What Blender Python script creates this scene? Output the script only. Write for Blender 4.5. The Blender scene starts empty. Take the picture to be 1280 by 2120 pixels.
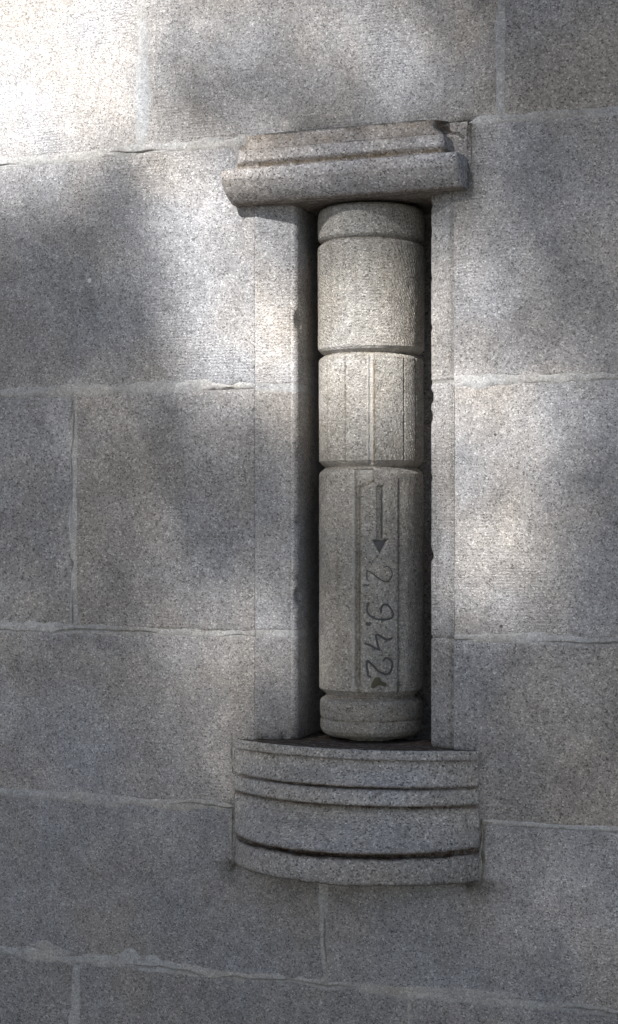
import bpy, math, random
import numpy as np
from mathutils import Vector, Matrix

# ------------------------------------------------------------------ camera, sky, sun
sc = bpy.context.scene
COL = sc.collection
YAW = math.radians(22.139)
cd = bpy.data.cameras.new("camera"); cam = bpy.data.objects.new("camera", cd); COL.objects.link(cam)
cam.location = (1.43205, -3.51983, 1.6)
cam.rotation_euler = (math.pi / 2, 0, YAW)
cd.sensor_fit = 'VERTICAL'; cd.sensor_height = 24.0
cd.lens = 24.0 * 3800 / 2120
cd.shift_y = 26 / 2120
cd.clip_start = 0.05; cd.clip_end = 800
sc.camera = cam

SUN_AZ = math.radians(13)      # left of the wall's normal
SUN_EL = math.radians(38)
SUN = Vector((-math.sin(SUN_AZ) * math.cos(SUN_EL), -math.cos(SUN_AZ) * math.cos(SUN_EL), math.sin(SUN_EL)))
w = bpy.data.worlds.new("World"); sc.world = w; w.use_nodes = True
nt = w.node_tree; bg = nt.nodes['Background']
sky = nt.nodes.new('ShaderNodeTexSky'); sky.sky_type = 'NISHITA'; sky.sun_disc = False
sky.sun_elevation = SUN_EL
sky.sun_rotation = math.atan2(SUN.x, SUN.y)
nt.links.new(sky.outputs[0], bg.inputs[0]); bg.inputs[1].default_value = 0.05
sl = bpy.data.lights.new("sun", 'SUN'); so = bpy.data.objects.new("sun", sl); COL.objects.link(so)
sl.energy = 5.0; sl.angle = math.radians(0.6); sl.color = (1.0, 0.965, 0.92)
so.rotation_euler = SUN.to_track_quat('Z', 'Y').to_euler(); so.location = (-4, -10, 12)
sc.view_settings.view_transform = 'Standard'; sc.view_settings.look = 'None'
sc.view_settings.gamma = 1; sc.view_settings.use_curve_mapping = False
sc.view_settings.exposure = 1.3

# ------------------------------------------------------------------ helpers
rng = np.random.default_rng(7)
_tab = rng.random((256, 256))
def vnoise(x, y, seed=0):
    x = np.asarray(x, float) + seed * 17.31; y = np.asarray(y, float) + seed * 9.77
    xi = np.floor(x).astype(int); yi = np.floor(y).astype(int)
    fx = x - xi; fy = y - yi; fx = fx * fx * (3 - 2 * fx); fy = fy * fy * (3 - 2 * fy)
    t = lambda a, b: _tab[a & 255, b & 255]
    return (t(xi, yi) * (1 - fx) + t(xi + 1, yi) * fx) * (1 - fy) + (t(xi, yi + 1) * (1 - fx) + t(xi + 1, yi + 1) * fx) * fy
def fbm(x, y, seed=0, o=3):
    s = 0; a = .5
    for k in range(o):
        s = s + a * (vnoise(x * 2 ** k, y * 2 ** k, seed + k) - .5); a *= .5
    return s * 2
def smooth(a, b, x):
    t = np.clip((x - a) / (b - a), 0, 1); return t * t * (3 - 2 * t)

def mesh_obj(name, verts, faces, mat, parent=None, sm=True, stain=None, honed=None):
    me = bpy.data.meshes.new(name)
    me.from_pydata(np.asarray(verts).tolist(), [], faces if isinstance(faces, list) else faces.tolist())
    if stain is not None:
        at = me.attributes.new('stain', 'FLOAT', 'POINT'); at.data.foreach_set('value', np.asarray(stain, np.float32).ravel())
    if honed is not None:
        at = me.attributes.new('honed', 'FLOAT', 'POINT'); at.data.foreach_set('value', np.asarray(honed, np.float32).ravel())
    me.materials.append(mat)
    if sm: me.polygons.foreach_set('use_smooth', [True] * len(me.polygons))
    me.update()
    o = bpy.data.objects.new(name, me); COL.objects.link(o)
    if parent: o.parent = parent
    return o
def grid_faces(nr, nc, wrap=False):
    i = np.arange(nr - 1)[:, None]; j = np.arange(nc if wrap else nc - 1)[None, :]
    j2 = (j + 1) % nc
    a = i * nc + j; b = i * nc + j2; c = (i + 1) * nc + j2; d = (i + 1) * nc + j
    return np.stack([a, b, c, d], -1).reshape(-1, 4)
def empty(name, loc, label, cat, group=None):
    o = bpy.data.objects.new(name, None); COL.objects.link(o); o.location = loc
    o['label'] = label; o['category'] = cat; o['kind'] = 'thing'
    if group: o['group'] = group
    return o
def adopt(child, parent):
    child.parent = parent
    child.matrix_parent_inverse = Matrix.Translation(-parent.location)
    return child

# ------------------------------------------------------------------ materials
def granite(name, tint=(1, 1, 1), val=1.0, grain=210., contrast=1.0, bump=.5, tool=None, tool_amt=.25, stain_col=(.075, .070, .060), vary=0.0):
    m = bpy.data.materials.new(name); m.use_nodes = True
    n = m.node_tree.nodes; L = m.node_tree.links
    bs = n['Principled BSDF']; bs.inputs['Roughness'].default_value = .85; bs.inputs['Specular IOR Level'].default_value = .25
    tc = n.new('ShaderNodeTexCoord'); oi = n.new('ShaderNodeObjectInfo')
    mul = n.new('ShaderNodeMath'); mul.operation = 'MULTIPLY'; mul.inputs[1].default_value = 7.0 * (vary > 0); L.new(oi.outputs['Random'], mul.inputs[0])
    add = n.new('ShaderNodeVectorMath'); add.operation = 'ADD'; L.new(tc.outputs['Object'], add.inputs[0]); L.new(mul.outputs[0], add.inputs[1])
    gs = n.new('ShaderNodeMath'); gs.operation = 'MULTIPLY_ADD'; L.new(oi.outputs['Random'], gs.inputs[0]); gs.inputs[1].default_value = vary; gs.inputs[2].default_value = 1.0 - vary * .4
    sv = n.new('ShaderNodeVectorMath'); sv.operation = 'SCALE'; L.new(add.outputs[0], sv.inputs[0]); L.new(gs.outputs[0], sv.inputs['Scale'])
    co = sv.outputs[0]
    def noise(scale, detail=3, rough=.55, vec=None):
        t = n.new('ShaderNodeTexNoise'); t.inputs['Scale'].default_value = scale; t.inputs['Detail'].default_value = detail; t.inputs['Roughness'].default_value = rough
        L.new(vec or co, t.inputs['Vector']); return t
    def math_(op, a, b=None, clamp=False):
        t = n.new('ShaderNodeMath'); t.operation = op; t.use_clamp = clamp
        for k, q in enumerate((a, b)):
            if q is None: continue
            if isinstance(q, (int, float)): t.inputs[k].default_value = q
            else: L.new(q, t.inputs[k])
        return t.outputs[0]
    def ramp(src, stops, interp='LINEAR'):
        r = n.new('ShaderNodeValToRGB'); r.color_ramp.interpolation = interp
        e = r.color_ramp.elements
        while len(e) < len(stops): e.new(.5)
        for k, (p, c) in enumerate(stops):
            e[k].position = p; e[k].color = (c, c, c, 1) if isinstance(c, (int, float)) else (*c, 1)
        L.new(src, r.inputs[0]); return r.outputs[0]
    # warped coordinates so that the grains are not clean cells
    wn = noise(grain * 1.3, 2); sub = n.new('ShaderNodeVectorMath'); sub.operation = 'SUBTRACT'; L.new(wn.outputs['Color'], sub.inputs[0]); sub.inputs[1].default_value = (.5, .5, .5)
    scl = n.new('ShaderNodeVectorMath'); scl.operation = 'SCALE'; L.new(sub.outputs[0], scl.inputs[0]); scl.inputs['Scale'].default_value = .9 / grain
    wv = n.new('ShaderNodeVectorMath'); wv.operation = 'ADD'; L.new(co, wv.inputs[0]); L.new(scl.outputs[0], wv.inputs[1])
    v1 = n.new('ShaderNodeTexVoronoi'); v1.inputs['Scale'].default_value = grain; L.new(wv.outputs[0], v1.inputs['Vector'])
    s1 = n.new('ShaderNodeSeparateColor'); L.new(v1.outputs['Color'], s1.inputs[0])
    c = contrast
    mid = .30
    g1 = ramp(s1.outputs[0], [(0, mid - .23 * c), (.07, mid - .20 * c), (.12, mid - .075 * c), (.5, mid), (.80, mid + .07 * c), (.94, mid + .17 * c), (1, mid + .34 * c)])
    v2 = n.new('ShaderNodeTexVoronoi'); v2.inputs['Scale'].default_value = grain * .42; L.new(wv.outputs[0], v2.inputs['Vector'])
    s2 = n.new('ShaderNodeSeparateColor'); L.new(v2.outputs['Color'], s2.inputs[0])
    g2 = ramp(s2.outputs[1], [(0, .84), (.5, 1.0), (.95, 1.04), (1, 1.18)])
    big = ramp(noise(2.6, 5, .6).outputs['Fac'], [(.3, .88), (.7, 1.1)])
    med = ramp(noise(24, 4, .6).outputs['Fac'], [(.3, .86), (.7, 1.13)])
    fine = ramp(noise(grain * 2.2, 2).outputs['Fac'], [(.3, .82), (.7, 1.18)])
    objv = math_('ADD', math_('MULTIPLY', oi.outputs['Random'], .10 * (vary > 0)), .95 if vary else 1.0)
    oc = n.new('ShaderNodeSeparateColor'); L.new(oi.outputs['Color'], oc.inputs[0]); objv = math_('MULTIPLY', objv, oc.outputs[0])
    val_ = math_('MULTIPLY', math_('MULTIPLY', math_('MULTIPLY', g1, g2), math_('MULTIPLY', big, med)), math_('MULTIPLY', math_('MULTIPLY', fine, objv), val))
    # warm / cool drift of the stone
    hue = n.new('ShaderNodeMix'); hue.data_type = 'RGBA'
    L.new(ramp(noise(3.3, 3).outputs['Fac'], [(.35, 0.), (.68, 1.)]), hue.inputs['Factor'])
    hue.inputs['A'].default_value = (.97 * tint[0], 1.0 * tint[1], 1.05 * tint[2], 1); hue.inputs['B'].default_value = (1.05 * tint[0], 1.0 * tint[1], .93 * tint[2], 1)
    cm = n.new('ShaderNodeVectorMath'); cm.operation = 'SCALE'; L.new(hue.outputs['Result'], cm.inputs[0]); L.new(val_, cm.inputs['Scale'])
    pa = n.new('ShaderNodeAttribute'); pa.attribute_name = 'honed'
    pm = n.new('ShaderNodeMix'); pm.data_type = 'RGBA'; L.new(pa.outputs['Fac'], pm.inputs['Factor']); L.new(cm.outputs[0], pm.inputs['A'])
    pc = n.new('ShaderNodeVectorMath'); pc.operation = 'SCALE'; L.new(hue.outputs['Result'], pc.inputs[0]); L.new(math_('MULTIPLY', math_('MULTIPLY', med, fine), .46 * val), pc.inputs['Scale']); L.new(pc.outputs[0], pm.inputs['B'])
    # dirt and lichen films with a shape of their own (per-vertex mask, broken up by noise)
    at = n.new('ShaderNodeAttribute'); at.attribute_name = 'stain'
    brk = ramp(noise(60, 4, .65).outputs['Fac'], [(.25, .45), (.7, 1.25)])
    fac = math_('MULTIPLY', at.outputs['Fac'], brk, True)
    dm = n.new('ShaderNodeMix'); dm.data_type = 'RGBA'; L.new(fac, dm.inputs['Factor']); L.new(pm.outputs['Result'], dm.inputs['A'])
    dcol = n.new('ShaderNodeVectorMath'); dcol.operation = 'SCALE'; dcol.inputs[0].default_value = stain_col
    L.new(math_('MULTIPLY', g1, 3.0), dcol.inputs['Scale']); L.new(dcol.outputs[0], dm.inputs['B'])
    L.new(dm.outputs['Result'], bs.inputs['Base Color'])
    # relief
    h = math_('ADD', math_('MULTIPLY', noise(grain * 1.1, 4, .65).outputs['Fac'], 1.0), math_('MULTIPLY', v1.outputs['Distance'], .35))
    h = math_('ADD', h, math_('MULTIPLY', noise(45, 3).outputs['Fac'], .9))
    if tool:
        mp = n.new('ShaderNodeMapping'); L.new(co, mp.inputs[0]); mp.inputs['Rotation'].default_value = tool
        wv2 = n.new('ShaderNodeTexWave'); wv2.wave_type = 'BANDS'; wv2.bands_direction = 'Z'; wv2.inputs['Scale'].default_value = 46; wv2.inputs['Distortion'].default_value = 5; wv2.inputs['Detail'].default_value = 2; wv2.inputs['Detail Scale'].default_value = 2.5
        L.new(mp.outputs[0], wv2.inputs['Vector'])
        msk = ramp(noise(5, 3).outputs['Fac'], [(.40, 0.), (.62, 1.)])
        h = math_('ADD', h, math_('MULTIPLY', math_('MULTIPLY', wv2.outputs['Fac'], msk), tool_amt))
    bp = n.new('ShaderNodeBump'); bp.inputs['Strength'].default_value = bump; bp.inputs['Distance'].default_value = .0035
    L.new(h, bp.inputs['Height']); L.new(bp.outputs[0], bs.inputs['Normal'])
    return m

M_WALL = granite('wall_granite', (1.012, .995, 1.002), 1.03, 370, .76, .6, tool=(0, 0, 0), tool_amt=.35, vary=.28)
M_COL = granite('column_granite', (1.05, 1.0, .92), 1.08, 360, .72, .95, tool=(math.radians(78), 0, 0), tool_amt=.38, stain_col=(.135, .112, .080))
M_LIN = granite('lintel_granite', (1.02, .99, 1.0), 1.12, 330, .85, .45, stain_col=(.155, .125, .092))
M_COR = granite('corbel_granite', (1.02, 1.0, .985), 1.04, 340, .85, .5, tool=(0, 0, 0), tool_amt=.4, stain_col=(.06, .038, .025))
M_MOR = granite('mortar', (1.0, 1.0, 1.0), 1.18, 420, .45, .35, stain_col=(.085, .078, .062))
def plain(name, col, rough=.9):
    m = bpy.data.materials.new(name); m.use_nodes = True; n = m.node_tree.nodes; L = m.node_tree.links
    b = n['Principled BSDF']; b.inputs['Roughness'].default_value = rough
    t = n.new('ShaderNodeTexNoise'); t.inputs['Scale'].default_value = 40; t.inputs['Detail'].default_value = 4
    r = n.new('ShaderNodeValToRGB'); r.color_ramp.elements[0].position = .3; r.color_ramp.elements[1].position = .7
    r.color_ramp.elements[0].color = (*[c * .75 for c in col], 1); r.color_ramp.elements[1].color = (*[c * 1.25 for c in col], 1)
    tc = n.new('ShaderNodeTexCoord'); L.new(tc.outputs['Object'], t.inputs['Vector'])
    L.new(t.outputs['Fac'], r.inputs[0]); L.new(r.outputs[0], b.inputs['Base Color'])
    return m
M_DARK = plain('dark_mark', (.07, .073, .078))
M_LICH = plain('lichen', (.075, .068, .045))
M_CORE = plain('rubble_core', (.12, .115, .105))
M_GROUND = plain('paving', (.13, .122, .11))
M_BARK = plain('bark', (.09, .07, .05))
M_LEAF = plain('leaf', (.05, .09, .03), .6)

# ------------------------------------------------------------------ ground
g = mesh_obj('ground', [(-200, -200, 0), (200, -200, 0), (200, 200, 0), (-200, 200, 0)], [[0, 1, 2, 3]], M_GROUND, sm=False)
g['kind'] = 'structure'

# ------------------------------------------------------------------ the wall
wall = empty('stone_wall', (0.096, 0, 0), 'grey granite ashlar wall with pale mortar joints, built around the carved niche', 'wall')
JAMB_L, JAMB_R = -.122, .314
J5, J4, J3, J2, J1 = .651, 1.006, 1.372, 1.888, 2.403

def axis_steps(a, b, edge=.026, fine=.003, coarse=.03):
    e = np.concatenate([np.arange(0, edge, fine)])
    m = np.linspace(a + edge, b - edge, max(3, int((b - a - 2 * edge) / coarse) + 2))
    return np.concatenate([a + e, m, (b - e)[::-1]])
def rect_d(X, Z, a, b, c, d): return np.hypot(np.maximum(np.maximum(a - X, X - b), 0), np.maximum(np.maximum(c - Z, Z - d), 0))
def block_stain(X, Z):
    n1 = vnoise(X * 40, Z * 40, 14); n2 = vnoise(X * 14, Z * 14, 15)
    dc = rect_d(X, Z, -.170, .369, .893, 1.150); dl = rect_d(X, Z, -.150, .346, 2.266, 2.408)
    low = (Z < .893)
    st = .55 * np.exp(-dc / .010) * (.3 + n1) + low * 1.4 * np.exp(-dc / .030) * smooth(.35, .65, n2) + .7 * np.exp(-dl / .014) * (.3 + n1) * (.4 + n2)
    st += .35 * np.exp(-(((X + .69) / .05) ** 2 + ((Z - 1.29) / .03) ** 2))
    return np.clip(st, 0, 1)
def block(x0, x1, z0, z1, seed, gap=.004, proud=0.0, gaps=(1, 1, 1, 1)):
    gl, gr, gb, gt = [gap * q for q in gaps]
    near = x1 > -.75 and x0 < .7 and z0 < 2.6 and z1 > .6
    cs = .010 if near else .04
    xs = axis_steps(x0 + gl, x1 - gr, coarse=cs); zs = axis_steps(z0 + gb, z1 - gt, coarse=cs)
    X, Z = np.meshgrid(xs, zs)
    d = np.minimum(np.minimum(X - xs[0], xs[-1] - X), np.minimum(Z - zs[0], zs[-1] - Z))
    wear = .006 + .006 * (fbm(X * 16, Z * 16, seed) + .4) + .010 * np.clip(fbm(X * 45, Z * 45, seed + 3), 0, 1)
    wear = np.clip(wear, .002, .03)
    ej = np.minimum(np.abs(X - JAMB_L), np.abs(X - JAMB_R)); y = .0022 * np.where(ej < .03, .45, 1) * (1 - np.clip(d / wear, 0, 1)) ** 2 + .0011 * fbm(X * 7, Z * 7, seed + 9) - proud
    nr, nc = X.shape
    V = np.stack([X, y, Z], -1).reshape(-1, 3)
    F = grid_faces(nr, nc).tolist()
    # side skirts
    ring = [(0, j) for j in range(nc)] + [(i, nc - 1) for i in range(1, nr)] + [(nr - 1, j) for j in range(nc - 2, -1, -1)] + [(i, 0) for i in range(nr - 2, 0, -1)]
    idx = [i * nc + j for i, j in ring]
    base = len(V); B = V[idx].copy(); B[:, 1] = .048
    V = np.concatenate([V, B])
    k = len(idx)
    F += [[idx[q], base + q, base + (q + 1) % k, idx[(q + 1) % k]] for q in range(k)]
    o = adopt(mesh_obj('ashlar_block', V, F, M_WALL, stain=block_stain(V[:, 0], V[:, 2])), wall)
    cx_, cz_ = (x0 + x1) / 2, (z0 + z1) / 2
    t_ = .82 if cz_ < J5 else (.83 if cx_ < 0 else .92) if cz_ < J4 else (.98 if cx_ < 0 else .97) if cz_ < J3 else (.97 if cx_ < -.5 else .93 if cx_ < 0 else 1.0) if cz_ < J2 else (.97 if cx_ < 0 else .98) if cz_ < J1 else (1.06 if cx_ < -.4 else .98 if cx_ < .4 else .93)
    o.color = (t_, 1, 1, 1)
    return o
TOPS = [(0, .29, [-1.5, -.75, .05, .8, 1.5]), (.29, J5, [-1.5, -.549, .222, 1.0, 1.5]), (J5, J4, [-1.5, -.86, .034, .93, 1.5]),
        (J1, 2.918, [-1.5, -1.15, -.390, .411, 1.16, 1.5]), (2.918, 3.43, [-1.5, -.8, .02, .8, 1.5]), (3.43, 3.95, [-1.5, -1.1, -.35, .42, 1.2, 1.5])]
sd = 1
for z0, z1, xs in TOPS:
    for a, b in zip(xs[:-1], xs[1:]):
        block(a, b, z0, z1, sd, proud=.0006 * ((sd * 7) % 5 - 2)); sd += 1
for x0, x1, z0, z1, gp in [(-1.5, -1.05, J2, J1, (1, 1, 1, 1)), (-1.05, JAMB_L, J2, J1, (1, .06, 1, 1)), (JAMB_R, 1.07, J2, J1, (.06, 1, 1, 1)), (1.07, 1.5, J2, J1, (1, 1, 1, 1)),
                       (-1.5, -.556, J3, J2, (1, 1, 1, 1)), (-.556, JAMB_L, J3, J2, (1, .06, 1, 1)), (JAMB_R, .99, J3, J2, (.06, 1, 1, 1)), (.99, 1.5, J3, J2, (1, 1, 1, 1)),
                       (-1.5, -.95, J4, J3, (1, 1, 1, 1)), (-.95, JAMB_L, J4, J3, (1, .06, 1, 1)), (JAMB_R, 1.1, J4, J3, (.06, 1, 1, 1)), (1.1, 1.5, J4, J3, (1, 1, 1, 1))]:
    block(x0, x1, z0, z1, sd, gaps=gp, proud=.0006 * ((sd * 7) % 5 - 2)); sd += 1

# hidden core behind the facing, left open behind the niche
def boxv(x0, x1, y0, y1, z0, z1):
    return [(x0, y0, z0), (x1, y0, z0), (x1, y1, z0), (x0, y1, z0), (x0, y0, z1), (x1, y0, z1), (x1, y1, z1), (x0, y1, z1)]
BF = [[0, 3, 2, 1], [4, 5, 6, 7], [0, 1, 5, 4], [1, 2, 6, 5], [2, 3, 7, 6], [3, 0, 4, 7]]
for b in [(-1.498, -.145, .04, .42, .002, 3.94), (.337, 1.498, .04, .42, .002, 3.94), (-.145, .337, .04, .42, .002, .86), (-.145, .337, .04, .42, 2.43, 3.94)]:
    adopt(mesh_obj('wall_core', boxv(*b), BF, M_CORE, sm=False), wall)
xs = np.linspace(-.10, .312, 40); zs = np.linspace(1.1, 2.3, 90); X, Z = np.meshgrid(xs, zs)
adopt(mesh_obj('niche_back', np.stack([X, .252 + .004 * fbm(X * 12, Z * 12, 5), Z], -1).reshape(-1, 3), grid_faces(*X.shape), M_WALL), wall)

# splayed jambs of the niche, one stone for each course
def jamb_profile(side):
    if side < 0:
        p = [(-.1222, .0006), (-.1205, .0006), (-.117, .0015), (-.100, .0065), (-.080, .0120), (-.0520, .0200), (-.0500, .0222), (-.0485, .0222), (-.0470, .0208), (-.0430, .0225), (-.0395, .0260), (-.0370, .0315), (-.0365, .0390), (-.0385, .060), (-.0430, .095), (-.0480, .140), (-.0500, .18), (-.0500, .25)]
        return np.array(p)
    p = [(.3142, .0006), (.3125, .0006), (.309, .0015), (.300, .0055), (.285, .0125), (.2720, .0185), (.2700, .0208), (.2685, .0208), (.2670, .0195), (.2620, .0210), (.2585, .0238), (.2565, .0290), (.2560, .040), (.2560, .09), (.2560, .16), (.2560, .25)]
    return np.array(p)
def dens(P, step):
    out = [P[0]]
    for a, b in zip(P[:-1], P[1:]):
        k = max(1, int(np.ceil(np.linalg.norm(b - a) / step)))
        for q in range(1, k + 1): out.append(a + (b - a) * q / k)
    return np.array(out)
def jamb(side, z0, z1, seed, mat=None, inset=0.0, name='jamb_stone', stainfn=None):
    P = dens(jamb_profile(side), .006); mat = mat or M_WALL
    zs = axis_steps(z0, z1, edge=.012, fine=.003, coarse=.01) if z1 - z0 > .05 else np.linspace(z0, z1, 8)
    n = np.zeros_like(P); t = np.gradient(P, axis=0); n[:, 0] = -t[:, 1]; n[:, 1] = t[:, 0]; n /= np.linalg.norm(n, axis=1)[:, None]
    inward = n * (1 if side < 0 else -1)    # into the stone
    if inward[5, 1] < 0: inward = -inward
    S, Z = np.meshgrid(np.arange(len(P)) * .006, zs)
    d = np.minimum(Z - zs[0], zs[-1] - Z)
    wear = np.clip(.005 + .005 * fbm(S * 40, Z * 40, seed), .0015, .02)
    off = .003 * (1 - np.clip(d / wear, 0, 1)) ** 2 * (inset == 0) + .0009 * fbm(S * 14, Z * 14, seed + 4) + inset
    arris = np.exp(-((P[:, 0] - (-.0365 if side < 0 else .2575)) / .006) ** 2) * (P[:, 1] < .045)
    chip = np.clip(fbm(Z * 32, Z * 0 + seed, seed + 6, 4) - .22, 0, 1) * .03 * arris[None, :]
    off = off + chip
    V = np.zeros((*S.shape, 3)); V[..., 0] = P[None, :, 0] + inward[None, :, 0] * off; V[..., 1] = P[None, :, 1] + inward[None, :, 1] * off; V[..., 2] = Z
    st = stainfn(P, S, Z) if stainfn else np.zeros_like(S)
    F = grid_faces(*S.shape)
    if side > 0: F = F[:, ::-1]
    return adopt(mesh_obj(name, V.reshape(-1, 3), F, mat, stain=st), wall)
def foot_dirt(P, S, Z): return .8 * np.exp(-((Z - 1.149) / .035)) * (.4 + vnoise(S * 60, Z * 30, 3)) * (P[None, :, 1] < .08)
def edge_dirt(P, S, Z): return .35 * np.exp(-((P[None, :, 0] - .309) / .006) ** 2) + .35 * np.exp(-((2.272 - Z) / .03)) + .10 + .5 * np.exp(-((Z - 1.149) / .03)) + 0 * S
for k, (a, b, gl) in enumerate([(1.1495, J3, .003), (J3, J2, .005), (J2, 2.2705, .005)]):
    jamb(-1, a + (gl if k else 0), b - (.005 if k < 2 else 0), 40 + k, stainfn=foot_dirt if k == 0 else None)
    jamb(1, a + (.0015 if k else 0), b - (.0015 if k < 2 else 0), 50 + k, stainfn=edge_dirt)
jamb(-1, J2 - .011, J2 + .010, 61, M_MOR, .0006, 'mortar_joint'); jamb(-1, J3 - .010, J3 + .008, 62, M_MOR, .0006, 'mortar_joint')
jamb(1, J2 - .005, J2 + .005, 63, M_MOR, .0020, 'mortar_joint', lambda P, S, Z: .5 + 0 * S); jamb(1, J3 - .005, J3 + .004, 64, M_MOR, .0035, 'mortar_joint', lambda P, S, Z: .8 + 0 * S)

# mortar: smeared strips with ragged edges and a fine open crack here and there
def mortar(p0, p1, hw, seed, rise=.0012, crack=.5, wob=.004, stain=0.0, ct=-.35, base=0.0, tp=(1, 1)):
    p0 = np.array(p0); p1 = np.array(p1); L = np.linalg.norm(p1 - p0); u = (p1 - p0) / L; v = np.array([-u[1], u[0]])
    s = np.arange(0, L + .002, .004); R_ = hw * 1.9; t = np.arange(-R_, R_ + .0005, .00125)
    S, T = np.meshgrid(s, t)
    c = wob * fbm(S * 9, S * 0, seed) * 2
    wd = hw * np.clip(.75 + .9 * fbm(S * 10, S * 0 + 2, seed + 1) + .5 * fbm(S * 50, T * 50, seed + 2), .12, 1.8)
    wd = wd * np.where(tp[0], smooth(-.004, .035, S), 1) * np.where(tp[1], smooth(-.004, .035, L - S), 1) + .0005
    h = rise * .7 - (rise * .7 + .0004) * (np.abs(T - c) / wd) ** 2.5 + .0006 * fbm(S * 60, T * 60, seed + 5)
    h = np.maximum(h, -.006)
    cc = c + ct * hw + .0035 * fbm(S * 22, S * 0 + 1, seed + 7) * 2
    act = smooth(.9 - crack, 1.1 - crack, vnoise(S * 6, S * 0, seed + 8))
    h = h - .0045 * act * np.exp(-((T - cc) / .0012) ** 2)
    x = p0[0] + u[0] * S + v[0] * T; z = p0[1] + u[1] * S + v[1] * T
    V = np.stack([x, base - h, z], -1).reshape(-1, 3)
    F = grid_faces(*S.shape)
    if u[0] * 1 + 0 > .5: pass
    F = F if abs(u[0]) > .5 else F
    st = stain * (.5 + vnoise(S * 20, T * 60, seed)) + .4 * act * np.exp(-((T - cc) / .003) ** 2)
    return adopt(mesh_obj('mortar_joint', V, F, M_MOR, stain=st), wall)
mortar((-1.45, J1 + .002), (-.118, J1 + .002), 0.0149, 101, crack=.25, rise=.0015)
mortar((.345, J1), (1.45, J1), 0.0121, 102, crack=.25, rise=.0016)
mortar((-1.45, J2 + .004), (JAMB_L - .001, J2 + .004), .0120, 103, crack=.2, ct=-.8, rise=.0016, tp=(0, 0))
mortar((JAMB_R + .001, J2), (1.45, J2), .0115, 104, crack=.3, ct=-.7, rise=.0016, tp=(0, 0))
mortar((-1.45, J3), (JAMB_L - .001, J3), 0.0135, 105, crack=.45, wob=.006, tp=(0, 0))
mortar((JAMB_R + .001, J3 + .001), (1.45, J3 + .001), 0.0095, 106, crack=.5, ct=-.1, tp=(0, 0))
mortar((-1.45, J4 - .003), (-.172, J4 + .001), 0.0108, 107, crack=.5, wob=.007)
mortar((.372, J4 + .003), (1.45, J4 + .003), 0.0088, 108, crack=.45)
mortar((-1.45, J5), (1.45, J5), 0.0135, 109, crack=.55, wob=.007, ct=-.2)
mortar((-.390, J1 + .01), (-.390, 2.9), 0.0135, 110, crack=.1, tp=(0, 0))
mortar((.411, J1 + .01), (.411, 2.9), .0085, 111, crack=.15, tp=(0, 0))
mortar((-.553, J3 + .01), (-.553, J2 - .01), 0.0121, 112, crack=.3, ct=.5, tp=(0, 0))
mortar((.034, J5 + .01), (.034, .885), 0.0121, 113, crack=.25, tp=(0, 0))
mortar((-.549, .30), (-.549, J5 - .01), 0.0108, 114, crack=.2, tp=(0, 0))
mortar((.222, .30), (.222, J5 - .01), .0040, 115, crack=.1, tp=(0, 0))
# broad pale smears of pointing at the foot of two joints
mortar((.16, J5 + .012), (.46, J5 + .013), .012, 116, crack=.0, rise=.0012)
mortar((-.70, J5 + .016), (-.55, J5 + .012), .008, 117, crack=.0, rise=.0010)
mortar((-.665, .672), (-.585, .668), .015, 121, crack=.0, rise=.0009)
mortar((-.455, .668), (-.385, .664), .016, 122, crack=.0, rise=.0009)
def spot(name, x, z, r, mat, seed, h=.0012):
    a = np.linspace(0, 2 * math.pi, 18, endpoint=False); rr = r * (1 + .5 * fbm(np.cos(a) * 1.5 + seed, np.sin(a) * 1.5, seed))
    V = np.concatenate([np.stack([x + rr * q_ * np.cos(a), np.full(18, -h * (1 - q_ ** 2) + .0008), z + rr * q_ * np.sin(a)], -1) for q_ in (1, .6, .05)])
    return adopt(mesh_obj(name, V, grid_faces(3, 18, wrap=True), mat), wall)
M_LIME = plain('lime_splash', (.62, .62, .63))
spot('lime_splash', -.516, 2.132, .005, M_LIME, 3)
for q_, (x_, z_, r_) in enumerate([(-.277, 1.668, .0045), (.412, 1.398, .004), (.117, .802, .0045), (.399, 1.779, .003), (-.30, 1.20, .002), (.14, .83, .003)]): spot('dark_pit', x_, z_, r_, M_DARK, 5 + q_)  # small dark discs laid on the face in place of pits
# dirty joints beside the corbel and the lintel
mortar((-.174, .885), (-.174, 1.150), .006, 118, crack=.9, stain=.55, ct=0)
mortar((.374, .885), (.374, 1.150), .006, 119, crack=.9, stain=.8, ct=.1)
mortar((.350, 2.268), (.350, 2.410), .005, 120, crack=.6, stain=.7, ct=.3)

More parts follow.
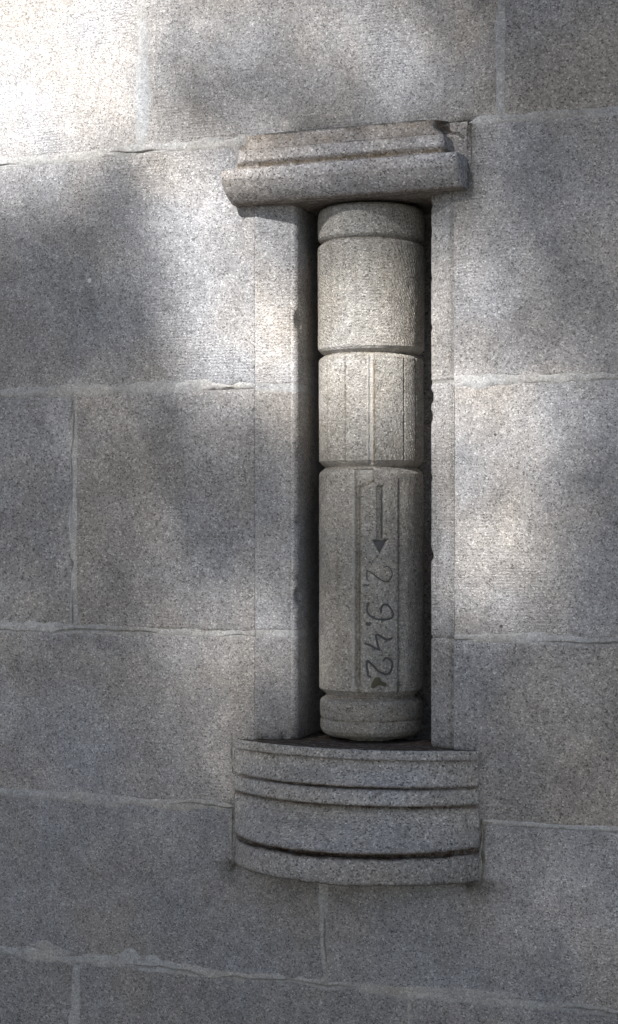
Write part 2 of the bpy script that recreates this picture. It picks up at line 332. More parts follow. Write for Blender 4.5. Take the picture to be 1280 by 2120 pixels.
# ------------------------------------------------------------------ lintel
lintel = empty('carved_lintel', (.09, 0, 2.268), 'straight moulded granite lintel over the niche, brown grime on its upper band', 'lintel')
def loft(name, levels, outline, mat, parent, seed, amp=.0008, stainfn=None, cap_top=False, cap_bot=False, step=.0035):
    """levels: list of (z, *params); outline(params) -> N x 2 points"""
    Lv = np.array(levels, float); rows = [Lv[0]]
    for a, b in zip(Lv[:-1], Lv[1:]):
        k = max(1, int(np.ceil(max(abs(a[0] - b[0]), abs(a[1] - b[1])) / step)))
        for q in range(1, k + 1): rows.append(a + (b - a) * q / k)
    rows = np.array(rows)
    V = []
    for r in rows:
        o = outline(*r[1:]); V.append(np.column_stack([o, np.full(len(o), r[0])]))
    V = np.array(V); nr, nc = V.shape[:2]
    du = np.gradient(V, axis=1); dv = np.gradient(V, axis=0); N = np.cross(dv, du); N /= np.linalg.norm(N, axis=2)[..., None] + 1e-12
    sgn = np.where(N[nr // 2, nc // 2, 1] > 0, -1, 1)
    A = V[..., 0] + V[..., 1] * .7
    d = amp * (fbm(A * 22, V[..., 2] * 22 + V[..., 1] * 9, seed) + .9 * fbm(A * 90, V[..., 2] * 90, seed + 2))
    d = d - np.clip(fbm(A * 34 + 3, V[..., 2] * 70, seed + 11) - .40, 0, 1) * .010
    st = stainfn(V) if stainfn else np.zeros((nr, nc))
    front = (V[..., 1] < .01)
    V = V + N * sgn * (d * front)[..., None]
    F = grid_faces(nr, nc).tolist()
    if cap_top: F.append(list(range(nc)))
    if cap_bot: F.append([(nr - 1) * nc + j for j in range(nc - 1, -1, -1)])
    return adopt(mesh_obj(name, V.reshape(-1, 3), F, mat, stain=st.ravel()), parent)
def rect_outline(p, xl, xr, back=.24, rc=.011):
    rc = min(rc, max(p * .4, .0005))
    pts = [(xl, back), (xl, .05), (xl, .0)]
    pts += [(xl, -y) for y in np.linspace(.002, max(p - rc, .0021), 12)]
    pts += [(xl + rc - rc * math.cos(a), -p + rc - rc * math.sin(a)) for a in np.linspace(0.15, math.pi / 2 - .15, 4)]
    pts += [(x, -p) for x in np.linspace(xl + rc, xr - rc, 120)]
    pts += [(xr - rc + rc * math.sin(a), -p + rc - rc * math.cos(a)) for a in np.linspace(.15, math.pi / 2 - .15, 4)]
    pts += [(xr, -y) for y in np.linspace(max(p - rc, .0021), .002, 12)]
    pts += [(xr, .0), (xr, .05), (xr, back)]
    return np.array(pts)
bx_ = np.linspace(-.160, .342, 250); bz_ = np.linspace(2.27, 2.4065, 70); X, Z = np.meshgrid(bx_, bz_)
dd_ = np.minimum(np.minimum(X + .160, .342 - X), 2.4065 - Z)
ck = np.array([(.262, 2.411), (.2731, 2.4007), (.2853, 2.3949), (.2955, 2.394), (.3087, 2.3852), (.3239, 2.382), (.334, 2.3735)])
ck = dens(ck, .002); dk = np.sqrt(((X[..., None] - ck[:, 0]) ** 2 + (Z[..., None] - ck[:, 1]) ** 2).min(-1)); wk = .0016 + .0035 * np.exp(-((X - .292) / .014) ** 2)
ckm = smooth(1.5, .4, dk / wk)
V = np.stack([X, -.0010 + .0015 * (1 - np.clip(dd_ / .006, 0, 1)) ** 2 + .001 * fbm(X * 20, Z * 20, 44) + .009 * ckm, Z], -1)
adopt(mesh_obj('lintel_block', V.reshape(-1, 3), grid_faces(*X.shape), M_LIN, stain=(.28 + .3 * vnoise(X * 20, Z * 30, 6)).ravel()), lintel)
def st_top(V):
    x, y, z = V[..., 0], V[..., 1], V[..., 2]
    return np.clip(.55 + .6 * fbm(x * 9, z * 20, 31), 0, .85)
def st_mid(V):
    x, y, z = V[..., 0], V[..., 1], V[..., 2]
    return np.clip(.85 * np.exp(-((z - 2.3405) / .0050) ** 2) + .35 * np.exp(-((z - 2.372) / .004) ** 2) + .12, 0, 1)
def st_low(V):
    x, y, z = V[..., 0], V[..., 1], V[..., 2]
    return np.clip(.75 * smooth(2.2745, 2.2690, z) + .5 * np.exp(-((z - 2.335) / .003) ** 2) + .2 * np.exp(-((z - 2.306) / .003) ** 2), 0, 1)
XL, XR = -.172, .342
loft('fascia', [(2.4072, .015, -.130, .304), (2.4064, .043, -.127, .292), (2.4045, .0475, -.1245, .286), (2.396, .0490, -.124, .284), (2.388, .0500, -.124, .286), (2.3865, .0515, -.125, .290), (2.378, .0520, -.125, .298), (2.3735, .0525, -.125, .305), (2.3728, .02, -.125, .308)],
     rect_outline, M_LIN, lintel, 201, .0014, st_top)
loft('fascia', [(2.3740, .015, -.139, .304), (2.3730, .059, -.136, .309), (2.3712, .0645, -.1345, .3105), (2.360, .0660, -.134, .312), (2.3485, .0668, -.135, .313), (2.3465, .0645, -.137, .313), (2.3420, .0615, -.140, .313), (2.3380, .0600, -.143, .313), (2.3345, .060, -.146, .314), (2.3335, .025, -.146, .314)],
     rect_outline, M_LIN, lintel, 202, .0012, st_mid)
bel = [(2.3362, .015, XL + .005, XR - .005), (2.3355, .064, XL + .003, XR - .004), (2.3338, .0705, XL + .001, XR - .001), (2.3310, .0735, XL, XR), (2.325, .0745, XL, XR), (2.318, .0735, XL, XR), (2.310, .0705, XL, XR), (2.302, .0660, XL, XR), (2.294, .0600, XL + .001, XR), (2.286, .0525, XL + .002, XR), (2.279, .0445, XL + .004, XR), (2.273, .0360, XL + .006, XR), (2.2700, .029, XL + .007, XR), (2.2688, .018, XL + .008, XR), (2.2684, .010, XL + .008, XR), (2.2681, .003, XL + .008, XR)]
loft('soffit_moulding', [(z, max(p * .93, .003), a, b) for z, p, a, b in bel], rect_outline, M_LIN, lintel, 203, .0012, st_low, cap_bot=True)

# black lines drawn along the ledges of the mouldings
def ledge_line(x0, x1, y, z, h, seed, parent):
    xs = np.linspace(x0, x1, 160); c = .0010 * fbm(xs * 25, xs * 0, seed); hh = h * np.clip(.55 + .9 * fbm(xs * 30, xs * 0 + 3, seed + 1), .12, 1.3)
    V = np.concatenate([np.stack([xs, np.full(160, y), z + c + k * hh], -1) for k in (-1, 0, 1)])
    V[160:320, 1] -= .0006
    return adopt(mesh_obj('ledge_line', V, grid_faces(3, 160), M_DARK), parent)
ledge_line(-.08, .272, -.0500, 2.4052, .0012, 401, lintel)
ledge_line(-.118, .300, -.0625, 2.3720, .0010, 402, lintel)
# ------------------------------------------------------------------ corbel
corbel = empty('bowed_corbel', (.0995, 0, .888), 'bowed granite corbel with stacked mouldings carrying the round column', 'corbel')
CX0, CX1 = -.168, .367
def arc_outline(p, back=.24, n=150):
    h = (CX1 - CX0) / 2; cx = (CX0 + CX1) / 2
    R = (h * h + p * p) / (2 * p); a = math.asin(min(1, h / R))
    if p > h: a = math.pi - a
    t = np.linspace(-a, a, n)
    pts = [(CX0, back), (CX0, .1), (CX0, .03)] + [(cx + R * math.sin(q), -(R * math.cos(q) - (R - p))) for q in t] + [(CX1, .03), (CX1, .1), (CX1, back)]
    return np.array(pts)
def st_grv(zs_, wd=.0035, base=.0):
    def f(V):
        x, z = V[..., 0], V[..., 2]; s = base + 0 * z
        for q, amt in zs_: s = s + amt * np.exp(-((z - q) / wd) ** 2)
        return np.clip(s * (.7 + .5 * vnoise(x * 30, z * 30, 8)), 0, 1)
    return f
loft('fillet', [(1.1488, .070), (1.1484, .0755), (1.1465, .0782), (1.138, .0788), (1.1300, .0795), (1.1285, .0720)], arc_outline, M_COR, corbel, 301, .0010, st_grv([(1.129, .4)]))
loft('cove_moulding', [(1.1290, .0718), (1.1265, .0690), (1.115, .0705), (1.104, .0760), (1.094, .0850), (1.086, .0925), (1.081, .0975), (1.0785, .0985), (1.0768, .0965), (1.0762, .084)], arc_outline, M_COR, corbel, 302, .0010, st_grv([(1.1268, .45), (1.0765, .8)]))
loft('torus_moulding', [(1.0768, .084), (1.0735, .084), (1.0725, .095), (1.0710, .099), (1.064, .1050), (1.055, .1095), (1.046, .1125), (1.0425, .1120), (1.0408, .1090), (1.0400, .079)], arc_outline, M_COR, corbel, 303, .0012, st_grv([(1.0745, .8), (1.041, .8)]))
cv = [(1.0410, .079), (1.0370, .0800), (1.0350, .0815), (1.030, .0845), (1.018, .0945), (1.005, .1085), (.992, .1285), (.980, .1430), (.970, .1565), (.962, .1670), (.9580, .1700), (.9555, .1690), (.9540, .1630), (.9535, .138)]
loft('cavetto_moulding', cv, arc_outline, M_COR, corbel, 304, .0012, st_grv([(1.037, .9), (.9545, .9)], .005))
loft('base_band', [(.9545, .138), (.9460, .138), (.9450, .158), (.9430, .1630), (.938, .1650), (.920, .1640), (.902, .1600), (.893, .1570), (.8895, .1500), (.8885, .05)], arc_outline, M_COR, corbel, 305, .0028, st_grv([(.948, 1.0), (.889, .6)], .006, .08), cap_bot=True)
# brown, rain-washed upper bed of the corbel
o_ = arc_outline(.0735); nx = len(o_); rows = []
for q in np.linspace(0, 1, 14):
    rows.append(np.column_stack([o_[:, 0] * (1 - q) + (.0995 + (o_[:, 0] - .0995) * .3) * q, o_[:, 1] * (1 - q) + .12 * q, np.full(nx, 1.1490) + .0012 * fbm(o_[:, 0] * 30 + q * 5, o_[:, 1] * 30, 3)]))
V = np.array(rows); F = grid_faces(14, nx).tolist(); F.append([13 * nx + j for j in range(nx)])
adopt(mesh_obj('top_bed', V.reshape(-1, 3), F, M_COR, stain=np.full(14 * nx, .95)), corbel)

# ------------------------------------------------------------------ the column
AX, AY = .0957, .113
PH0 = math.radians(20.196)
R0 = .110
column = empty('round_column', (AX, AY, 1.149), 'round granite column in the niche, arrow and date 2.9.42 cut in its shaft', 'column')

STROKES = dict(
 first_two=[(27.3, 1512.5), (35.1, 1513.7), (41.7, 1508.1), (45.1, 1498.2), (40.4, 1487.1), (31.2, 1482.8), (21.0, 1486.0), (12.2, 1492.2), (3.6, 1499.0), (-3.9, 1503.3), (-8.2, 1504.5), (-9.1, 1494.6), (-8.2, 1484.7)],
 comma=[(-16.3, 1473.6), (-11.3, 1476.1), (-5.1, 1473.9)],
 nine=[(20.4, 1418.6), (21.0, 1427.6), (24.2, 1434.0), (29.9, 1436.4), (37.7, 1432.6), (42.4, 1426.3), (47.1, 1418.8), (45.7, 1410.2), (37.7, 1406.0), (24.8, 1404.9), (12.2, 1406.2), (1.1, 1410.6), (-5.1, 1415.5), (-8.2, 1422.9), (-8.2, 1431.6), (-3.9, 1439.0)],
 four=[(45.7, 1367.4), (39.0, 1363.9), (31.2, 1364.0), (24.8, 1367.8), (18.5, 1372.2), (12.2, 1374.5), (9.7, 1372.2), (12.2, 1361.1), (14.1, 1352.4), (17.2, 1343.1), (6.0, 1348.1), (-3.9, 1353.1), (-12.5, 1355.5)],
 last_two=[(26.7, 1322.0), (31.2, 1326.3), (39.0, 1323.6), (45.1, 1317.3), (45.1, 1307.4), (40.4, 1296.4), (31.2, 1292.9), (22.3, 1295.5), (13.5, 1301.1), (4.8, 1310.4), (-3.9, 1317.8), (-7.6, 1320.3), (-9.4, 1311.6), (-7.6, 1300.5), (-6.3, 1290.6), (-0.2, 1286.9)])
WIDTH = dict(first_two=(1.2, 1.8), comma=(1.7, 2.0), nine=(1.8, 2.6), four=(2.1, 3.0), last_two=(2.1, 3.0))
def spline(pts, step=1.0):
    P = np.array(pts, float); out = []
    Q = np.vstack([2 * P[0] - P[1], P, 2 * P[-1] - P[-2]])
    for i in range(1, len(Q) - 2):
        p0, p1, p2, p3 = Q[i - 1:i + 3]; k = max(2, int(np.linalg.norm(p2 - p1) / step))
        for t in np.linspace(0, 1, k, endpoint=False):
            out.append(.5 * (2 * p1 + (p2 - p0) * t + (2 * p0 - 5 * p1 + 4 * p2 - p3) * t * t + (3 * p1 - p0 - 3 * p2 + p3) * t ** 3))
    out.append(P[-1]); return np.array(out)
CURVES = {k: spline(v) for k, v in STROKES.items()}
CURVES['four'] = np.array(dens(np.array(STROKES['four']), 1.0))
TRI = np.array([(.5, 1569.2), (38.5, 1571.5), (18.8, 1537.3)])
DOT = (-11.3, -.8, 1392.7, 1399.7)

PROF = [(2.2640, .080), (2.2635, .096), (2.2615, .103), (2.2575, .1085), (2.2500, .1115), (2.2424, .1125), (2.2060, .1128), (2.1995, .1120), (2.1945, .1080), (2.1915, .1040), (2.1895, .1035),
        (2.1870, .1055), (2.1830, .1110), (2.1790, .1128), (2.1600, .1128), (1.9740, .1118), (1.9680, .1112), (1.9620, .1065), (1.9565, .0995), (1.9548, .0980),
        (1.9525, .1010), (1.9480, .1075), (1.9440, .1098), (1.9300, .1102), (1.7400, .1102), (1.7325, .1095), (1.7270, .1045), (1.7215, .0980), (1.7195, .0965),
        (1.7165, .0990), (1.7110, .1060), (1.7060, .1092), (1.7000, .1096), (1.6800, .1098), (1.2640, .1098), (1.2570, .1090), (1.2500, .1005), (1.2445, .0945), (1.2425, .0960),
        (1.2395, .0960), (1.2350, .1045), (1.2300, .1082), (1.2200, .1086), (1.2060, .1084), (1.2000, .1076), (1.1960, .1056), (1.1946, .1052),
        (1.1932, .1058), (1.1890, .1072), (1.1800, .1074), (1.1720, .1062), (1.1640, .1010), (1.1590, .0935), (1.1570, .086)]
PZ = np.array([p[0] for p in PROF])[::-1]; PR = np.array([p[1] for p in PROF])[::-1]
SPLIT = [2.2640, 2.1896, 1.9549, 1.7196, 1.2426, 1.1570]
def relief(A, Z):
    """A: arc from the camera-facing line (mm), Z: metres -> cut depth (mm), stain"""
    z = Z * 1000; d = np.zeros_like(A); st = np.zeros_like(A)
    flat = lambda c, w, s=1.2: smooth(w + s, w - s * .2, np.abs(A - c))
    wob = fbm(z * .02, z * 0, 71) * 1.2
    # upper drum: faint draughted facets
    m = smooth(1960, 1972, z) * smooth(2184, 2176, z)
    for c in (-92, -31, 44, 107): d += m * (1.3 * np.exp(-((A - c) / 1.1) ** 2))
    for c0, c1 in ((-92, -31), (-31, 44), (44, 107), (107, 150), (-150, -92)):
        u = np.clip((A - (c0 + c1) / 2) / ((c1 - c0) / 2), -1.001, 1.001); inside = (np.abs(u) <= 1)
        d += m * inside * 1.1 * (u ** 2 * -.6 + .3)
    # second drum: panels parted by a channel
    m = smooth(1722, 1728, z) * smooth(1953, 1946, z)
    for c, w_, dep in ((-109, 1.8, 2.6), (-56, 1.8, 2.6), (72, 1.9, 3.2), (110, 1.8, 2.6)): d += m * dep * np.exp(-((A - c - wob) / w_) ** 2)
    pan = smooth(1, 4, A + 55) * smooth(73, 70, A) * m
    d -= 3.4 * pan
    d += m * 7.0 * smooth(-10, -2, A) * smooth(9, 6, A)
    st += m * .8 * np.exp(-((A - 6.5) / 2.4) ** 2) + .3 * m * np.exp(-((z - 1947) / 3) ** 2)
    # shaft: the channel jogs to the left and runs on down to the foot
    m = smooth(1245, 1258, z) * smooth(1716, 1712, z)
    step = -24 + (A + 24) * .33      # slanting lower end of the wide channel
    wide = smooth(-31, -27, A) * smooth(7.0, 4.0, A) * smooth(1675 + (A + 24) * .34 - 2, 1675 + (A + 24) * .34 + 1.5, z) * m
    chan = np.exp(-(np.abs((A + 28 - wob) / 5.5)) ** 3) * m * smooth(1260, 1275, z)
    cut = np.maximum(wide * 9.0, chan * 8.0)
    right_edge = m * (smooth(56, 61, A) * smooth(84, 63, A)) * smooth(1700, 1680, z)
    d += cut + 3.6 * right_edge
    d += m * 1.8 * np.exp(-((A + 78 - wob) / 4.5) ** 2) * smooth(1390, 1398, z) * smooth(1588, 1578, z)
    st += m * (.75 * np.exp(-((A + 25.5 - wob) / 3.6) ** 2) * smooth(1683, 1676, z) + .6 * np.exp(-((A - 5) / 2.2) ** 2) * smooth(1684, 1690, z)
               + .75 * smooth(-28, -22, A) * smooth(8, 4, A) * np.exp(-((z - (1676 + (A + 24) * .34 + 2)) / 3.5) ** 2)) + .3 * m * np.exp(-((A + 76) / 5) ** 2) * smooth(1390, 1400, z) * smooth(1588, 1578, z)
    mm = smooth(1725, 1732, z) * smooth(1950, 1944, z)
    for c in (-109, -56, 72, 110): st += .5 * mm * np.exp(-((A - c - wob) / 1.6) ** 2)
    mm = smooth(1966, 1974, z) * smooth(2182, 2175, z)
    for c in (-92, -31, 107): st += .28 * mm * np.exp(-((A - c) / 1.6) ** 2)
    for gz_, wz_ in ((2189.5, 2.6), (1953.5, 2.4), (1718.5, 2.6), (1242.5, 3.0), (1194.6, 1.6)): st += .55 * np.exp(-((z - gz_) / wz_) ** 2) * (.4 + vnoise(A * .06 + 20, z * .02, 17))
    st += .35 * m * np.exp(-((A - 61) / 2.0) ** 2)
    # arrow
    m = smooth(1562, 1570, z) * smooth(1684, 1674, z)
    d += m * 9.0 * smooth(9, 13, A) * smooth(27.0, 25.0, A) * (.25 + .75 * smooth(9, 25, A))
    a, b, c = TRI; e = []
    for p, q in ((a, b), (b, c), (c, a)):
        nrm = np.array([(q - p)[1], -(q - p)[0]]); nrm /= np.linalg.norm(nrm)
        if (np.mean(TRI, 0) - p) @ nrm < 0: nrm = -nrm
        e.append((A - p[0]) * nrm[0] + (z - p[1]) * nrm[1])
    dd = np.minimum(np.minimum(e[0], e[1]), e[2])
    d = np.maximum(d, np.clip(dd * 3.0, 0, 9.0))
    # date
    near = (A > -25) & (A < 55) & (z > 1280) & (z < 1520)
    if near.any():
        an, zn = A[near], z[near]; dep = np.zeros_like(an)
        for k, cu in CURVES.items():
            box = (an > cu[:, 0].min() - 5) & (an < cu[:, 0].max() + 5) & (zn > cu[:, 1].min() - 5) & (zn < cu[:, 1].max() + 5)
            if not box.any(): continue
            dist = np.sqrt(((an[box][:, None] - cu[None, :, 0]) ** 2 + (zn[box][:, None] - cu[None, :, 1]) ** 2).min(1))
            hw, dp = WIDTH[k]; dep[box] = np.maximum(dep[box], dp * smooth(hw + 1.0, hw * .3, dist) * 1.6)
        ins = np.minimum(np.minimum(an - DOT[0], DOT[1] - an), np.minimum(zn - DOT[2], DOT[3] - zn))
        dep = np.maximum(dep, np.clip(ins * 3 + 1.5, 0, 5.0))
        d[near] = d[near] + dep
    return d, st
def surf_r(A, Z, carve=True):
    r = np.interp(Z, PZ, PR)
    d, st = relief(A, Z) if carve else (0, 0)
    th = A / 110.
    n_ = .0007 * fbm(A * .03 + 50, Z * 25, 81) + .0005 * fbm(A * .12 + 50, Z * 110, 83)
    chip = np.clip(fbm(A * .05 + 9, Z * 45, 87) - .45, 0, 1) * .006
    zm = Z * 1000
    for c0, c1, an, sp in ((-150, -92, .35, 6.5), (-92, -31, 1.30, 6.0), (-31, 44, .06, 6.5), (44, 107, 1.0, 6.0), (107, 150, .4, 6.0)):
        inside = smooth(c0 - 1, c0 + 3, A) * smooth(c1 + 1, c1 - 3, A) * (smooth(1968, 1976, zm) * smooth(2182, 2174, zm) + .6 * smooth(1734, 1740, zm) * smooth(1944, 1938, zm))
        ph = (A * math.sin(an) + zm * math.cos(an)) / sp * 2 * math.pi + 5 * fbm(A * .045 + 30, Z * 45, 91 + int(c0))
        chip = chip + .0013 * inside * (np.sin(ph) * .5 + .5) ** 1.5 * (.3 + .9 * vnoise(A * .12 + 60, Z * 110, 95))
    return r - d / 1000. + n_ - chip, st
def col_point(A, r, Z):
    th = PH0 + A / 110.
    return np.stack([AX + r * np.sin(th), AY - r * np.cos(th), Z], -1)
halfc = math.pi * 110
front = np.arange(-178, 178, 1.25); back = np.linspace(178, 2 * halfc - 178, 40, endpoint=False)[0:]
AA = np.concatenate([front, back])
names = ['cap', 'drum', 'drum', 'shaft', 'base_roll']
parts = []
for k in range(5):
    zt, zb = SPLIT[k], SPLIT[k + 1]
    kn = [p[0] for p in PROF if zb - 1e-6 <= p[0] <= zt + 1e-6]
    fine = np.arange(zb, zt, .0013 if k == 3 else .0020)
    zz = np.unique(np.round(np.concatenate([kn, fine, [zb, zt]]), 5))[::-1]
    A, Z = np.meshgrid(AA, zz)
    r, st = surf_r(A, Z)
    base = {0: .05, 1: .18, 2: .18, 3: .06, 4: .22}[k]
    st = st + base * (.5 + vnoise(A * .03 + 5, Z * 14, 5))
    zm = Z * 1000
    hon = .65 * (smooth(1953, 1957, zm) * smooth(1973, 1966, zm) + smooth(1719, 1722, zm) * smooth(1738, 1730, zm))
    hon += .85 * smooth(-11, -7, A) * smooth(6, 3, A) * smooth(1722, 1730, zm) * smooth(1955, 1950, zm)
    hon += .5 * smooth(-28, -25, A) * smooth(4, 1, A) * smooth(1690, 1698, zm) * smooth(1722, 1716, zm)
    hon += .45 * np.exp(-((A + 37) / 4.5) ** 2) * smooth(1255, 1270, zm) * smooth(1715, 1705, zm)
    hon = np.clip(hon * (.6 + .6 * vnoise(A * .1 + 40, Z * 90, 21)), 0, .9)
    F = grid_faces(*A.shape, wrap=True).tolist(); nc = len(AA); nr = len(zz)
    if k == 0: F.append(list(range(nc)))
    if k == 4: F.append([(nr - 1) * nc + j for j in range(nc - 1, -1, -1)])
    parts.append(adopt(mesh_obj(names[k], col_point(A, r, Z).reshape(-1, 3), F, M_COL, stain=st.ravel(), honed=hon.ravel()), column))
# low plinth the column stands on
ang = np.linspace(0, 2 * math.pi, 48, endpoint=False)
V = [(AX + .048 * math.cos(a), AY + .048 * math.sin(a), z) for z in (1.1585, 1.1485) for a in ang]
F = grid_faces(2, 48, wrap=True).tolist() + [list(range(48)), list(range(95, 47, -1))]
adopt(mesh_obj('plinth', V, F, M_COR, sm=False), column)
# dark floors of the carved signs; arrow coloured as stone in shade
def inlay(name, cu, hw, depth, label=None):
    t = np.gradient(cu, axis=0); t /= np.linalg.norm(t, axis=1)[:, None] + 1e-9; nn = np.column_stack([-t[:, 1], t[:, 0]])
    k = len(cu); taper = np.clip(np.minimum(np.arange(k), k - 1 - np.arange(k)) / 3., .35, 1)
    rows = [cu + nn * (hw * f * taper)[:, None] for f in (-1, 0, 1)]
    V = []
    for rw in rows:
        A_ = rw[:, 0]; Z_ = rw[:, 1] / 1000.
        r = np.interp(Z_, PZ, PR) - (depth + 0) / 1000.
        V.append(col_point(A_, r, Z_))
    V = np.array(V)
    o = adopt(mesh_obj(name, V.reshape(-1, 3), grid_faces(3, k), M_DARK), column)
    if label: o['label'] = label
    return o
inlay('numeral', CURVES['first_two'], 1.9, 1.6, 'faint carved numeral 2 below the arrow')
inlay('punctuation_mark', CURVES['comma'], 1.9, 1.8)
inlay('numeral', CURVES['nine'], 2.4, 1.8, 'carved numeral 9')
inlay('numeral', CURVES['four'], 2.6, 1.9, 'carved numeral 4')
inlay('numeral', CURVES['last_two'], 2.6, 1.9, 'carved numeral 2 at the foot of the date')
def patch(name, poly, depth, mat, label=None, bulge=0.):
    poly = np.array(poly); c = poly.mean(0); rows = []
    for q in (1.0, .7, .35, .02):
        P_ = c + (poly - c) * q
        r = np.interp(P_[:, 1] / 1000., PZ, PR) - depth / 1000. + bulge * (1 - q * q)
        rows.append(col_point(P_[:, 0], r, P_[:, 1] / 1000.))
    V = np.array(rows)
    o = adopt(mesh_obj(name, V.reshape(-1, 3), grid_faces(4, len(poly), wrap=True), mat), column)
    if label: o['label'] = label
    return o
patch('punctuation_mark', [(DOT[0] + 1, DOT[2] + .6), (DOT[1] - 1, DOT[2] + .6), (DOT[1] - 1, DOT[3] - .6), (DOT[0] + 1, DOT[3] - .6)], 1.0, M_DARK, 'square carved full stop')
cen = TRI.mean(0); tri = cen + (TRI - cen) * .74
patch('arrow_head', dens(np.vstack([tri, tri[:1]]), 4)[:-1], 6.0, M_DARK, 'triangular head of the carved arrow pointing down')
sh = np.column_stack([np.full(40, 23.2), np.linspace(1676, 1572, 40)])
inlay('arrow_shaft', sh, 1.6, 6.8)
lp = np.array([(-0.8, 1265.9), (1.1, 1274.6), (7.3, 1285.7), (17.2, 1286.9), (21.0, 1279.4), (31.2, 1274.9), (29.9, 1268.1), (18.5, 1270.8), (11.0, 1269.6), (6.0, 1264.7)])
lo = patch('lichen_spot', spline(np.vstack([lp, lp[:1]]), 2.0)[:-1] , -0.5, M_LICH, 'dark olive lichen spot under the date', bulge=.0015)

# ------------------------------------------------------------------ shade tree across the way
GAPS=[(0.03,1.80,.55,.42,.026),(.08,2.325,.20,.04,.20),(-0.68,2.70,0.19,0.15,1.60),(-0.74,2.49,0.12,0.09,0.60),(-0.50,2.48,0.10,0.06,0.35),(-0.22,2.68,0.13,0.05,0.22),(0.05,2.61,0.10,0.06,0.30),(0.22,2.50,0.09,0.06,0.30),(-0.02,2.68,0.11,0.04,0.15),(-0.27,2.28,0.085,0.08,0.55),(-0.20,2.09,0.075,0.10,0.52),(-0.19,1.97,0.06,0.07,0.30),(-0.07,2.07,0.05,0.13,0.30),(-0.32,2.23,0.05,0.06,0.20),(0.13,1.97,0.12,0.13,0.75),(0.16,1.85,0.10,0.06,0.15),(0.39,1.82,0.09,0.06,0.31),(0.43,1.60,0.085,0.11,0.39),(0.35,1.49,0.06,0.07,0.20),(0.49,2.10,0.15,0.09,0.15),(0.57,1.82,0.06,0.06,0.12),(-0.08,1.42,0.06,0.06,0.34),(-0.36,1.47,0.11,0.08,0.07),(-0.18,1.49,0.07,0.07,0.06),(-.45,1.78,.10,.05,.02),(-0.73,1.71,0.03,0.04,0.12),(-0.22,1.13,0.06,0.08,0.14),(-.20,1.36,.12,.05,.035),(0.55,0.90,0.10,0.09,0.045),(-0.72,1.35,0.03,0.04,0.10)]
SHADE = [(.43, 1.73, .09, .035, .45), (.60, 1.62, .07, .12, .5), (-.10, 2.19, .05, .05, .6), (.10, 2.20, .13, .035, .8), (-.42, 2.19, .08, .12, .7), (-.37, 2.02, .06, .06, .6)]
DIST = 17.0
S3 = np.array(SUN); cc = np.array((0, 0, 1.6)) + S3 * DIST
tree = empty('shade_tree', (float(cc[0]), float(cc[1]), 0), 'broad leafy tree facing the wall, its crown dappling the stone with light', 'tree')
N = 110000
q = rng.normal(size=(N, 3)); q /= np.linalg.norm(q, axis=1)[:, None]; q *= rng.random((N, 1)) ** (1 / 3)
pos = cc + q * np.array([3.3, 2.2, 2.7])
tt = -pos[:, 1] / S3[1]; hit = pos + S3 * tt[:, None] * 1.0
hit = pos - S3 * (pos[:, 1] / S3[1])[:, None]
T = np.full(N, .0)
for gx, gz, rx, rz, am in GAPS: T += am * 1.55 * np.exp(-.5 * (((hit[:, 0] - gx) / rx) ** 2 + ((hit[:, 2] - gz) / rz) ** 2))
for gx, gz, rx, rz, am in SHADE: T *= 1 - am * np.exp(-.5 * (((hit[:, 0] - gx) / rx) ** 2 + ((hit[:, 2] - gz) / rz) ** 2))
out = smooth(.9, 1.5, np.abs(hit[:, 0])) * .25 * (vnoise(hit[:, 0] * 4, hit[:, 2] * 4, 12) > .6)
T = np.clip(T + out, .004, 1)
tau = -np.log(T); keep = rng.random(N) < np.clip(tau / (7.0 * np.sqrt(np.clip(1 - (q[:, 0] ** 2 * .8), .2, 1))), 0, 1)
pos = pos[keep]; n = len(pos)
ax = rng.normal(size=(n, 3)); ax /= np.linalg.norm(ax, axis=1)[:, None]
bx = np.cross(ax, rng.normal(size=(n, 3))); bx /= np.linalg.norm(bx, axis=1)[:, None]
ln = rng.uniform(.032, .052, (n, 1)); wd = ln * .62
V = np.stack([pos - ax * ln, pos + bx * wd, pos + ax * ln, pos - bx * wd], 1).reshape(-1, 3)
me = bpy.data.meshes.new('crown'); me.vertices.add(len(V)); me.vertices.foreach_set('co', V.astype(np.float32).ravel())
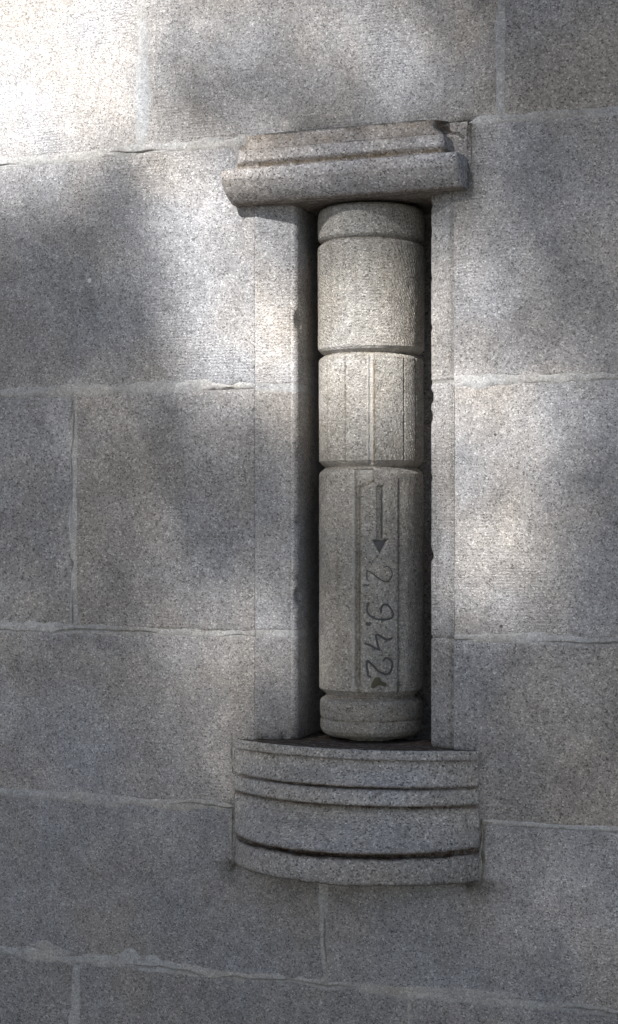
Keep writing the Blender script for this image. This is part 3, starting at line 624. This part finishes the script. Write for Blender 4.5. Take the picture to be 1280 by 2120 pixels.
me.loops.add(len(V)); me.loops.foreach_set('vertex_index', np.arange(len(V), dtype=np.int32))
me.polygons.add(n); me.polygons.foreach_set('loop_start', np.arange(0, len(V), 4, dtype=np.int32))
me.materials.append(M_LEAF); me.update(calc_edges=True)
cr = bpy.data.objects.new('crown', me); COL.objects.link(cr); cr['kind'] = 'stuff'; adopt(cr, tree)
def tube(name, pts, rad, parent, seg=10):
    P = np.array(pts, float); V = []; t = np.gradient(P, axis=0)
    for p, d, r in zip(P, t, rad):
        d = Vector(d).normalized(); u = d.orthogonal().normalized(); v = d.cross(u)
        for a in np.linspace(0, 2 * math.pi, seg, endpoint=False): V.append(Vector(p) + (u * math.cos(a) + v * math.sin(a)) * r)
    return adopt(mesh_obj(name, [tuple(v) for v in V], grid_faces(len(P), seg, wrap=True), M_BARK), parent)
tx, ty, tz = float(cc[0]), float(cc[1]), float(cc[2])
tube('trunk', [(tx, ty, -.1), (tx + .05, ty, 1.5), (tx - .04, ty + .05, 4), (tx, ty, tz - 2.6)], [.34, .27, .22, .18], tree)

def copy_tree(x, y, rz, sc_, label):  # extra tree copies added out of view to block part of the sky
    e = empty('shade_tree', (x, y, 0), label, 'tree', 'trees facing the wall')
    e.rotation_euler = (0, 0, rz); e.scale = (sc_, sc_, sc_ * .78)
    for ch in list(tree.children):
        c = ch.copy(); COL.objects.link(c); c.parent = e; c.matrix_parent_inverse = ch.matrix_parent_inverse.copy()
tree['group'] = 'trees facing the wall'
for x, y, rz, sc_, lb in [(6.5, -9.5, 1.0, 1.35, 'tall unseen tree added beside the dappling tree to block sky'), (10.5, -3.5, 2.3, 1.3, 'unseen leafy tree added near the end of the wall to block sky'),
                          (-9.5, -7.0, 4.0, 1.35, 'wide unseen tree added to the left of the dappling tree to block sky'), (1.5, -17.0, 5.1, 1.7, 'largest leafy tree, added unseen behind the dappling tree to block sky'), (-11, -1.5, .4, 1.3, 'leafy tree added unseen by the far end of the wall to block sky')]:
    copy_tree(x, y, rz, sc_, lb)
